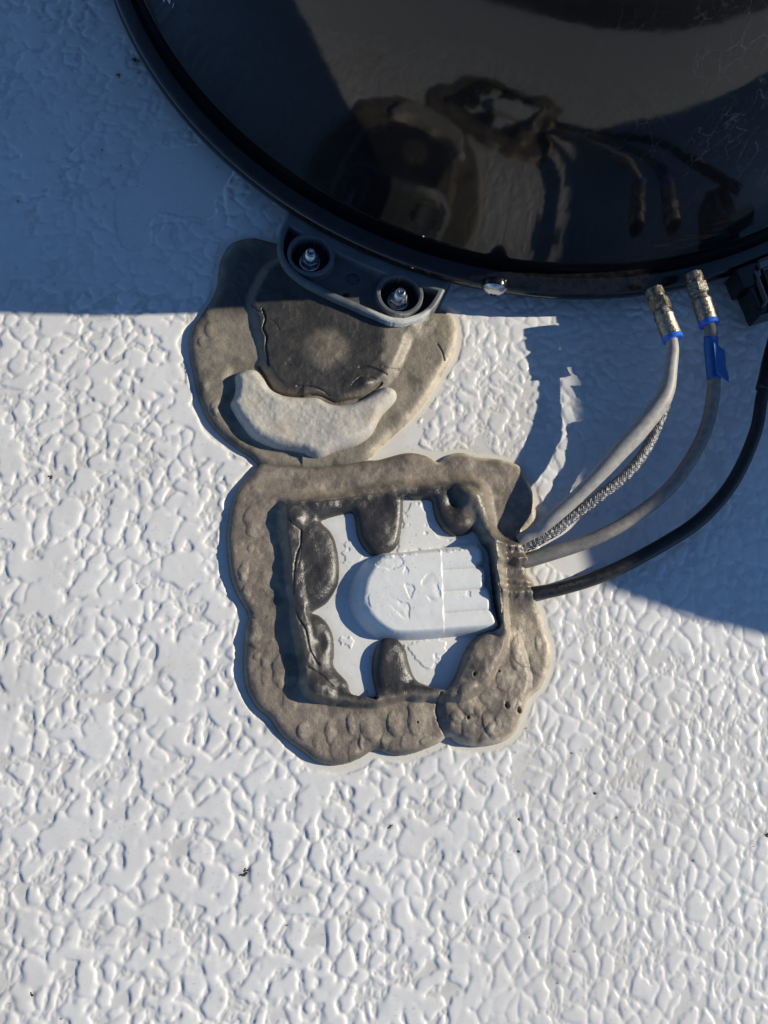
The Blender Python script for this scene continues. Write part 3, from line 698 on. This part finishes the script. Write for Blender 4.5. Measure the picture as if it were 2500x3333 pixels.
# ------------------------------------------------------------------ satellite dome
dome = empty('satellite_dome', (DC[0], DC[1], 0.0))
tag(dome, 'large glossy black satellite dome with a flanged rim, upper right', 'satellite dome')
def lathe_z(name, prof, mat, seg=288):
    V = []; F = []
    for r, z in prof:
        for k in range(seg):
            a = 2 * math.pi * k / seg; V.append((r * math.cos(a), r * math.sin(a), z))
    for i in range(len(prof) - 1):
        for k in range(seg):
            k2 = (k + 1) % seg; F.append((i * seg + k, i * seg + k2, (i + 1) * seg + k2, (i + 1) * seg + k))
    if prof[-1][0] < .02: F.append(tuple((len(prof) - 1) * seg + k for k in range(seg)))
    me = mesh_py(name, V, F)
    bm = bmesh.new(); bm.from_mesh(me); bmesh.ops.recalc_face_normals(bm, faces=bm.faces); bm.to_mesh(me); bm.free()
    o = bpy.data.objects.new(name, me); COL.objects.link(o); me.materials.append(mat); o.parent = dome
    me.polygons.foreach_set('use_smooth', [True] * len(me.polygons)); return o
RB, ZB0, HD = .2935, .034, .350
NE, ME_ = 2.7, 2.0
def dome_r(z):
    t = max(0., min(1., (z - ZB0) / HD)); return max(.0005, RB * (1 - t ** NE) ** (1 / ME_) - .009 * (1 - math.exp(-max(z - ZB0, 0) / .028)))
prof = [(.2945, .0235), (.2940, .0300)] + [(dome_r(ZB0 + HD * (1 - math.cos(a))), ZB0 + HD * (1 - math.cos(a))) for a in np.linspace(.02, math.pi / 2, 90)]
prof[-1] = (.0005, prof[-1][1])
lathe_z('shell', prof, M_dome)
lathe_z('rim_flange', [(.270, .009), (.300, .0100), (.3075, .0130), (.3092, .0160), (.3094, .0190), (.3090, .0212), (.3080, .0228), (.3060, .0240), (.3030, .0256), (.3005, .0266), (.2992, .0266), (.2984, .0252), (.2966, .0244), (.2940, .0242), (.290, .025)], M_rim)
lathe_z('base_pan', [(.02, .011), (.20, .008), (.285, .012), (.29, .03)], M_rim, 96)

def dome_hit(px_, py_, lift=.0004):
    r = RM @ np.array([px_ - CX, -(py_ - CY), -F_PX]); r /= np.linalg.norm(r)
    for t in np.arange(.15, 1.0, .0004):
        p = CAMP + r * t
        if p[2] < ZB0: return None
        if np.hypot(p[0] - DC[0], p[1] - DC[1]) < dome_r(p[2]): return CAMP + r * (t - .0004 - lift)
def dome_strip(name, pxs, wpx, mat):
    V = []; F = []
    for (a, b) in zip(pxs[:-1], pxs[1:]):
        a = np.array(a, float); b = np.array(b, float); t = (b - a) / np.linalg.norm(b - a); n = np.array([-t[1], t[0]]) * wpx / 2; t = t * wpx * .4
        q = [dome_hit(*(a - t + n)), dome_hit(*(a - t - n)), dome_hit(*(b + t - n)), dome_hit(*(b + t + n))]
        i = len(V); V += q; F.append((i, i + 1, i + 2, i + 3))
    return link(name, mesh_py(name, V, F), mat, dome, False)
dome_strip('letter', [(518, -32), (534, 5), (533, -26), (552, 10), (558, -30)], 3.4, M_letter)
dome_strip('scratch', [(566, 10), (562, 26)], 1.6, M_letter)

# domed screw on the rim, facing outwards
def rim_point(px_, py_, z):
    q = P(px_, py_, z); a = math.atan2(q[1] - DC[1], q[0] - DC[0]); return a
def rim_screw():
    a = rim_point(1612, 915, .022); out = np.array([math.cos(a), math.sin(a), -.10]); c = np.array([DC[0] + math.cos(a) * .3055, DC[1] + math.sin(a) * .3055, .0225])
    w = lathe_axis('washer', c, out, [(0, .0078), (.0035, .0082), (.0042, .0080), (.0042, .005)], M_rim, dome, 40)
    h = lathe_axis('screw', c + out * .0040, out, [(0, .0074), (.0006, .0077), (.0016, .0070), (.0030, .0054), (.0040, .0034), (.0045, .0012), (.0046, .0002)], M_steel, dome, 40)
    s = prism('slot', [(-.002, -.0005), (.002, -.0005), (.002, .0005), (-.002, .0005)], -.0006, .0006, M_wellblk, None, 0)
    s.location = c + out * .0084 + np.array([.0, 0, -.0006]); s.rotation_euler = Vector(out).to_track_quat('Z', 'Y').to_euler(); bpy.context.view_layer.update()
    s.parent = h; s.matrix_parent_inverse = h.matrix_world.inverted()
rim_screw()

# ------------------------------------------------------------------ mounting bracket below the rim
bracket = empty('mounting_bracket', tuple(P(1150, 900, 0)))
tag(bracket, 'pale grey curved mounting bracket with two bolts under the dome rim', 'bracket')
def mk_bracket():
    zt = .0145
    outer = smooth_poly(ZB([(190,-40),(130,90),(80,210),(62,330),(75,420),(110,500),(170,575),(250,640),(330,690),(420,735),(520,785),(600,822),(700,865),(820,918),(920,960),(1020,1002),(1100,1024),(1200,1030),(1300,1007),(1400,962),(1480,892),(1540,802),(1590,700),(1640,600),(1660,480),(1500,380),(1100,250),(700,80),(400,-80)], zt))
    # inner rib follows the dome rim just outside the flange
    st = .0004; mn = outer.min(0) - .003; mx = outer.max(0) + .003
    X, Y = grid_axes(mn[0], mx[0], mn[1], mx[1], st); d = sdf(X, Y, outer)
    rr = np.hypot(X - DC[0], Y - DC[1]) - .3094
    c1 = np.array(ZB([(365, 405)], zt)[0]); c2 = np.array(ZB([(1168, 760)], zt)[0])
    px = .36166 / 5330
    q1 = np.hypot(X - c1[0], Y - c1[1]); q2 = np.hypot(X - c2[0], Y - c2[1])
    W = 182 * px; R2 = 216 * px
    e = .0007
    def wall(v, w): return sstep(-e, 0, v) * (1 - sstep(w, w + e, v))   # 1 inside 0..w
    rim = sstep(-e, e * .2, d) * (1 - sstep(.0038, .0038 + e, d))
    rib = (1 - sstep(.0062, .0062 + e, rr)) * (d > 0)
    ring = np.maximum((1 - sstep(R2, R2 + e, q1)) * sstep(W - e, W, q1), (1 - sstep(R2, R2 + e, q2)) * sstep(W - e, W, q2)) * (d > 0)
    well = np.maximum(1 - sstep(W - e, W, q1), 1 - sstep(W - e, W, q2))
    U = (X - c1[0]) * (c2 - c1)[0] + (Y - c1[1]) * (c2 - c1)[1]; U /= np.dot(c2 - c1, c2 - c1)
    floor = np.where((U > 0) & (U < 1), .0085, .0035)
    top = np.maximum(np.maximum(rim, rib), ring)
    # skip rim inside wells
    top = np.where(well > .5, np.maximum(ring, 0), top)
    floor = np.where(well > .5, .0035, floor)
    # plug and slot
    pc = np.array(ZB([(745, 622)], .0085)[0]); qp = np.hypot(X - pc[0], Y - pc[1]) / px
    floor = np.where((qp < 62) & (qp > 50), floor - .0008, floor); floor = np.where(qp < 22, floor + .0004, floor)
    sc = np.array(ZB([(682, 765)], .0085)[0]); floor = np.where((np.abs(X - sc[0]) < 26 * px) & (np.abs(Y - sc[1]) < 20 * px), .001, floor)
    h = floor * (1 - top) + (zt + .00015 * fbm(X, Y, .01, 601, 3) - .0008 * (1 - sstep(0, .002, d))) * top
    h = np.where(d < 0, .001, h)
    base = np.array([.13, .14, .15])
    pale = sstep(.3, .7, fbm(X, Y, .015, 603, 4)) * .3
    col = base[None, None] * (1 + .25 * fbm(X, Y, .01, 604, 4) + pale)[..., None]
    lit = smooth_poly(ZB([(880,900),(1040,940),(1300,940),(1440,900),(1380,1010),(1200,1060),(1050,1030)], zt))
    ml = sstep(-.001, .002, sdf(X, Y, lit) + .0008 * fbm(X, Y, .004, 606, 2)) ; col = col * (1 - ml[..., None]) + ml[..., None] * np.array([.62, .62, .58])  # sunlit lower lip of the bracket painted in as a paler colour
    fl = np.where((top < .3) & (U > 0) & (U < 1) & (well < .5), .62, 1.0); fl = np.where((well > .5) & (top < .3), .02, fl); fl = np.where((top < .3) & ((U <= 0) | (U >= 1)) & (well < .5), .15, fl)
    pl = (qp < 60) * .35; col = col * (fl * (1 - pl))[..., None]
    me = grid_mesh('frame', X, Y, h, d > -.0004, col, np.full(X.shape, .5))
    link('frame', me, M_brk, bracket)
    for c in (c1, c2):
        c0 = (c[0] - .0004, c[1] - .0008, .0036)
        lathe_axis('bushing', c0, (0, 0, 1), [(0, .0108), (.0012, .0108), (.0016, .0100), (.0016, .004)], M_wellblk, bracket, 40)
        bolt = lathe_axis('bolt', (c0[0], c0[1], .0050), (.02, -.01, 1), [(0, .0030)] + [(.0035 + k * .0006, .0030 if k % 2 else .00345) for k in range(16)] + [(.0133, .0030), (.0138, .0024), (.0137, .0012), (.0130, .0006)], M_steel, bracket, 32)
        lathe_axis('washer', (c0[0], c0[1], .0051), (0, 0, 1), [(0, .0066), (.0009, .0066), (.0010, .0062), (.0010, .003)], M_steel, bracket, 40)
        lathe_axis('nut', (c0[0], c0[1], .0062), (0, 0, 1), [(0, .0056), (.0006, .0060), (.0040, .0060), (.0047, .0052), (.0047, .0032)], M_steel, bracket, 6, False, .4)
mk_bracket()

# ------------------------------------------------------------------ cables
def spline(pts, n=8): return smooth_poly(pts, n, False)
def cable_path(rows, n=8):
    """rows: (a, b, z, r)"""
    p = np.array([list(Z4(a, b, z)) + [r] for a, b, z, r in rows]); s = spline(p, n); return s[:, :3], s[:, 3]
def wobble(p, amp, sc, seed):
    r = np.random.default_rng(seed); n = len(p); k = max(3, int(n / sc)); c = r.normal(0, amp, (k + 3, 3))
    t = np.linspace(0, k, n); i = t.astype(int); f = (t - i)[:, None]; f = f * f * (3 - 2 * f)
    return p + c[i] * (1 - f) + c[i + 1] * f

def connector(parent, p0, p1, seed):
    """compression connector from p0 (at the dome) to p1 (cable end)"""
    p0 = np.array(p0); p1 = np.array(p1); ax = p1 - p0; L = np.linalg.norm(ax); ax /= L
    root = lathe_axis('connector', p0, ax, [(0, .0050), (.0004, .0056), (.14 * L, .0058), (.145 * L, .0052), (.2 * L, .0052)], M_conn, parent, 40)
    o = []
    o.append(lathe_axis('nut', p0 + ax * .19 * L, ax, [(0, .0058), (.0006, .0066), (.20 * L, .0066), (.215 * L, .0060)], M_conn, root, 6, False, .35 + seed))
    o.append(lathe_axis('collar', p0 + ax * .40 * L, ax, [(0, .0054), (.0005, .0058), (.02 * L, .0058), (.03 * L, .0050), (.075 * L, .0050), (.08 * L, .0055), (.10 * L, .0055), (.11 * L, .0050)], M_conn, root, 40))
    o.append(lathe_axis('barrel', p0 + ax * .50 * L, ax, [(0, .0056), (.0004, .0061), (.05 * L, .0062), (.06 * L, .0060), (.38 * L, .0062), (.40 * L, .0059)], M_conn, root, 40))
    o.append(lathe_axis('ring', p0 + ax * .895 * L, ax, [(0, .0060), (.0003, .0064), (.0026, .0064), (.0030, .0060), (.0030, .0040)], M_blue, root, 40))
    return root

# first coax with the braided strap beside it
coax = empty('coaxial_cable', tuple(Z4(700, 1400, .0)))
tag(coax, 'left grey coaxial cable, thick, running alongside the braided strap', 'cable', 'grey coaxial cables from the dome')
rows1 = [(1118, 545, .038, .0037), (1143, 615, .038, .0037), (1143, 700, .038, .0039), (1117, 840, .037, .0047), (1050, 965, .035, .0054), (960, 1085, .0325, .0056), (860, 1195, .0305, .0053), (760, 1302, .028, .0047), (660, 1402, .0245, .0044), (560, 1500, .0205, .0042), (470, 1578, .017, .0040), (400, 1625, .0118, .0039), (340, 1660, .0085, .0038), (312, 1676, .0070, .0036)]
p, r = cable_path(rows1); tube('jacket', wobble(p, .00025, 9, 3), r, M_coax, coax, 28)
connector(coax, Z4(1040, 318, .036), Z4(1150, 600, .038), 0)
coax2 = empty('coaxial_cable', tuple(Z4(1200, 1300, .0)))
tag(coax2, 'right grey coaxial cable with blue tape wrapped below its connector', 'cable', 'grey coaxial cables from the dome')
rows2 = [(1325, 460, .038, .0039), (1350, 530, .039, .0039), (1352, 620, .036, .0040), (1362, 760, .032, .0040), (1362, 880, .029, .0041), (1338, 1020, .026, .0041), (1288, 1150, .024, .0041), (1212, 1285, .022, .0041), (1115, 1400, .020, .0041), (1000, 1500, .017, .0041), (880, 1580, .014, .0041), (750, 1648, .0125, .0041), (600, 1708, .0095, .0041), (470, 1750, .0078, .0042), (350, 1785, .0065, .0040), (325, 1790, .006, .0038)]
p, r = cable_path(rows2); p2 = wobble(p, .00025, 9, 8); tube('jacket', p2, r, M_coax2, coax2, 28)
connector(coax2, Z4(1252, 235, .038), Z4(1345, 520, .039), .5)
# blue tape wrap with a loose flag end
seg = p2[12:28]; tube('tape_wrap', seg, np.full(len(seg), .00435), M_tape, coax2, 28)
def flag():
    a = seg[5]; b = seg[15]; n = 12; m = 8; V = []; F = []
    side = np.array([1., .0, 0]); r0 = random.Random(3)
    for i in range(n + 1):
        q = a + (b - a) * i / n; jag = r0.uniform(-.0003, .0003)
        for j in range(m + 1):
            s = j / m; w = (.0088 + jag + (.0008 if i > n * .6 else 0)) * s
            V.append(q + side * w + np.array([-.0022, 0, .0040]) * (1 - s) + np.array([0, -.0012 * s, .0012 * math.sin(s * 3) + .0045 * (1 - s) ** 2 - .001 * s]))
    for i in range(n):
        for j in range(m):
            k = i * (m + 1) + j; F.append((k, k + 1, k + m + 2, k + m + 1))
    me = mesh_py('tape_flag', V, F); o = link('tape_flag', me, M_tape, coax2)
    md = o.modifiers.new('thick', 'SOLIDIFY'); md.thickness = .00025
flag()

# braided strap
strap = empty('braided_strap', tuple(Z4(900, 1300, 0)))
tag(strap, 'silver braided wire strap hanging between the two grey coaxial cables', 'wire')
rowsb = [(1120, 900, .028, .0032), (1092, 985, .0265, .0032), (1060, 1062, .025, .0032), (1015, 1155, .0235, .0033), (955, 1253, .0225, .0033), (875, 1338, .020, .0033), (785, 1408, .018, .0033), (695, 1476, .0155, .0033), (597, 1548, .013, .0032), (520, 1612, .0105, .0034), (450, 1655, .009, .0032), (390, 1690, .0075, .0030), (335, 1712, .0062, .0026)]
p, r = cable_path(rowsb, 14); p = wobble(p, .0002, 14, 5)
tube('core', p, r * .86, M_braidc, strap, 20)
def braid():
    _, _, fr = tube_data(p, r, 4); V = []; F = []
    L = np.concatenate([[0], np.cumsum(np.linalg.norm(np.diff(p, axis=0), axis=1))])
    for hand in (1, -1):
        for s in range(6):
            pts = []
            for i in range(len(p)):
                a = hand * (2 * math.pi * L[i] / .021) + 2 * math.pi * s / 6
                k = r[i] * (.90 + .05 * math.sin(L[i] / .0021 * math.pi + s * 2.1 + hand))
                pts.append(p[i] + k * (math.cos(a) * fr[i][0] + math.sin(a) * fr[i][1]))
            for off in (-.0009, -.0003, .0003, .0009):
                q = [pts[i] + off * (fr[i][1] * math.cos(2 * math.pi * s / 6 + hand * 2 * math.pi * L[i] / .021) - fr[i][0] * math.sin(2 * math.pi * s / 6 + hand * 2 * math.pi * L[i] / .021)) for i in range(len(p))]
                v, f, _ = tube_data(q, .00030, 6, False); b = len(V); V += v; F += [tuple(x + b for x in g) for g in f]
    o = link('wire_braid', mesh_py('wire_braid', V, F), M_braid, strap); o['kind'] = 'stuff'
braid()

# black power cable
pc_ = empty('power_cable', tuple(Z4(1200, 1600, 0)))
tag(pc_, 'black round cable curving along the right edge into the sealant', 'cable')
rowsk = [(1760, 250, .030, .0042), (1735, 420, .031, .0042), (1705, 580, .031, .0043), (1668, 720, .030, .0044), (1640, 850, .029, .0040), (1618, 960, .028, .0038), (1588, 1090, .026, .0039), (1530, 1245, .023, .0040), (1440, 1400, .019, .0041), (1300, 1555, .015, .0042), (1120, 1680, .0115, .0042), (900, 1800, .0085, .0042), (700, 1885, .0068, .0042), (520, 1938, .006, .0042), (400, 1958, .006, .0042), (372, 1962, .0058, .0040)]
p, r = cable_path(rowsk); pk = wobble(p, .0002, 9, 12); tube('jacket', pk, r, M_blk, pc_, 28)
i0, i1 = 12, 34
s = pk[i0:i1]; rs = np.full(len(s), .0052); rs[:4] = np.linspace(.0043, .0052, 4); rs[-1] = .0050
tube('heat_shrink', s, rs, M_blk, pc_, 28)
def cable_text(txt, x0, x1, size):
    fc = bpy.data.curves.new('lettering', 'FONT'); fc.body = txt; fc.size = size; fc.extrude = .00003; fc.align_x = 'CENTER'; fc.align_y = 'CENTER'
    t = bpy.data.objects.new('tmp', fc); COL.objects.link(t); bpy.context.view_layer.update()
    me = bpy.data.meshes.new_from_object(t.evaluated_get(bpy.context.evaluated_depsgraph_get())); bpy.data.objects.remove(t)
    # lay it on the jacket, reading upside down as in the picture
    L = np.concatenate([[0], np.cumsum(np.linalg.norm(np.diff(pk, axis=0), axis=1))])
    mid = (x0 + x1) / 2; im = int(np.argmin(np.abs(pk[:, 0] - P(mid, 1920, .008)[0]))); s0 = L[im]
    for v in me.vertices:
        s = s0 + v.co.x; i = int(np.clip(np.searchsorted(L, s) - 1, 0, len(pk) - 2)); f = (s - L[i]) / (L[i + 1] - L[i])
        q = pk[i] * (1 - f) + pk[i + 1] * f; tn = pk[i + 1] - pk[i]; tn /= np.linalg.norm(tn)
        sd = np.cross([0, 0, 1.], tn); sd /= np.linalg.norm(sd); up = np.cross(tn, sd)
        a = v.co.y / .0042 - .12
        v.co = Vector(q + sd * math.sin(a) * .0043 + up * (math.cos(a) * .00432 + v.co.z))
    return link('lettering', me, simple_mat('faded_print', (.06, .06, .065), .6), pc_, False)
cable_text('COMPAR TERMINAL', 1806, 1934, .0022)

# ------------------------------------------------------------------ black latch box at the right edge
def ZP(pts, z): return [P(2330 + a * .12658, 780 + b * .12658, z)[:2] for a, b in pts]
latch = empty('plug_housing', tuple(P(2450, 930, 0)))
tag(latch, 'black plastic plug housing with a grey clip at the right picture edge', 'plug')
prism('rear_block', ZP([(505,760),(690,1215),(720,1245),(860,1215),(1010,1150),(1140,660),(1090,560),(900,600)], .026), .008, .026, M_rim, latch, .0008)
prism('body', ZP([(830,1180),(1035,1640),(1085,1800),(1165,1935),(1343,1880),(1800,1740),(1480,700),(1010,860)], .024), .006, .024, M_rim, latch, .0008)
def bar(name, a, b, w, z0, z1):
    a = np.array(ZP([a], z1)[0]); b = np.array(ZP([b], z1)[0]); t = (b - a) / np.linalg.norm(b - a); n = np.array([-t[1], t[0]]) * w
    prism(name, [a - n, b - n, b + n, a + n], z0, z1, M_grey, latch, .0003)
bar('clip_rail', (1040, 800), (1335, 1540), .0005, .0235, .0285)
bar('clip_foot', (1335, 1545), (1262, 1680), .0007, .0235, .0283)
prism('clip_plate', ZP([(1110,575),(1343,490),(1800,330),(1850,500),(1343,660),(1150,740)], .029), .0235, .029, M_grey, latch, .0003)
bar('clip_web', (1120, 780), (1135, 930), .0008, .0235, .0278)
prism('socket_rib', ZP([(1190,760),(1225,740),(1340,1000),(1430,1300),(1380,1320),(1290,1050)], .0265), .0235, .0265, M_rim, latch, .0003)

# ------------------------------------------------------------------ specks of lichen and grit lying on the roof
def specks():
    V = []; F = []
    r0 = random.Random(9); ico = bmesh.new(); bmesh.ops.create_icosphere(ico, subdivisions=1, radius=1)
    iv = [v.co.copy() for v in ico.verts]; jf = [tuple(v.index for v in f.verts) for f in ico.faces]; ico.free()
    def lump(x, y, r):
        b = len(V); k = r0.uniform(.4, .6)
        for v in iv:
            j = r0.uniform(.7, 1.25); V.append((x + v.x * r * j, y + v.y * r * j, .0004 + v.z * r * k * j))
        for f in jf: F.append(tuple(q + b for q in f))
    for (a, b, r) in SPECKS:
        q = P(a, b)
        for k in range(3 if r < .0009 else 6):
            lump(q[0] + r0.gauss(0, r * .5), q[1] + r0.gauss(0, r * .5), r * r0.uniform(.25, .5))
    for k in range(170):
        q = P(r0.uniform(0, 2500), r0.uniform(1050, 3333)); lump(q[0], q[1], r0.uniform(.00012, .00028))
    o = link('grit', mesh_py('grit', V, F), M_dirt, None, False); tag(o, 'tiny dark specks of grit and lichen scattered over the white roof', 'grit', kind='stuff')
specks()

# ------------------------------------------------------------------ unseen block added off frame, shaped to cast the shadow on the right
def shadow_to_plan(pts, h):
    k = h / math.tan(SUN_EL); return [(P(x, y)[0] + k * math.cos(SUN_HEAD), P(x, y)[1] + k * math.sin(SUN_HEAD)) for x, y in pts]

caster_pts = [(1930,760),(1930,900),(1942,1080),(1950,1250),(1955,1420),(1965,1600),(1975,1720),(1992,1820),(2040,1905),(2130,1950),(2300,2010),(2500,2065),(2700,2115),(3000,2170)]
CASTER_H = .30
front = [tuple(q) for q in smooth_poly(shadow_to_plan(caster_pts, CASTER_H), 3, False)]
caster = empty('shadow_caster', (front[10][0], front[10][1], 0))
tag(caster, 'unseen white block added beyond the right picture edge, shaped to cast the shadow on the roof', 'air conditioner')
def caster_body():
    x1 = max(front[-1][0], 1.12); poly = front + [(x1, front[-1][1] - .01), (x1 + .02, .62), (front[0][0] + .03, .62)]
    n = len(poly); c = np.mean(np.array(poly), 0); V = []; F = []
    rings = [(0.0, 1.0), (.04, 1.0), (.05, .995), (CASTER_H - .02, 1.0), (CASTER_H, 1.0), (CASTER_H + .012, .93)]
    for z, k in rings:
        for (x, y) in poly: V.append((c[0] + (x - c[0]) * k, c[1] + (y - c[1]) * k, z))
    for i in range(len(rings) - 1):
        for k in range(n): F.append((i * n + k, i * n + (k + 1) % n, (i + 1) * n + (k + 1) % n, (i + 1) * n + k))
    F.append(tuple((len(rings) - 1) * n + k for k in range(n)))
    me = mesh_py('caster_body', V, F); bm = bmesh.new(); bm.from_mesh(me); bmesh.ops.recalc_face_normals(bm, faces=bm.faces); bm.to_mesh(me); bm.free()
    link('caster_body', me, M_white, caster, False)
caster_body()
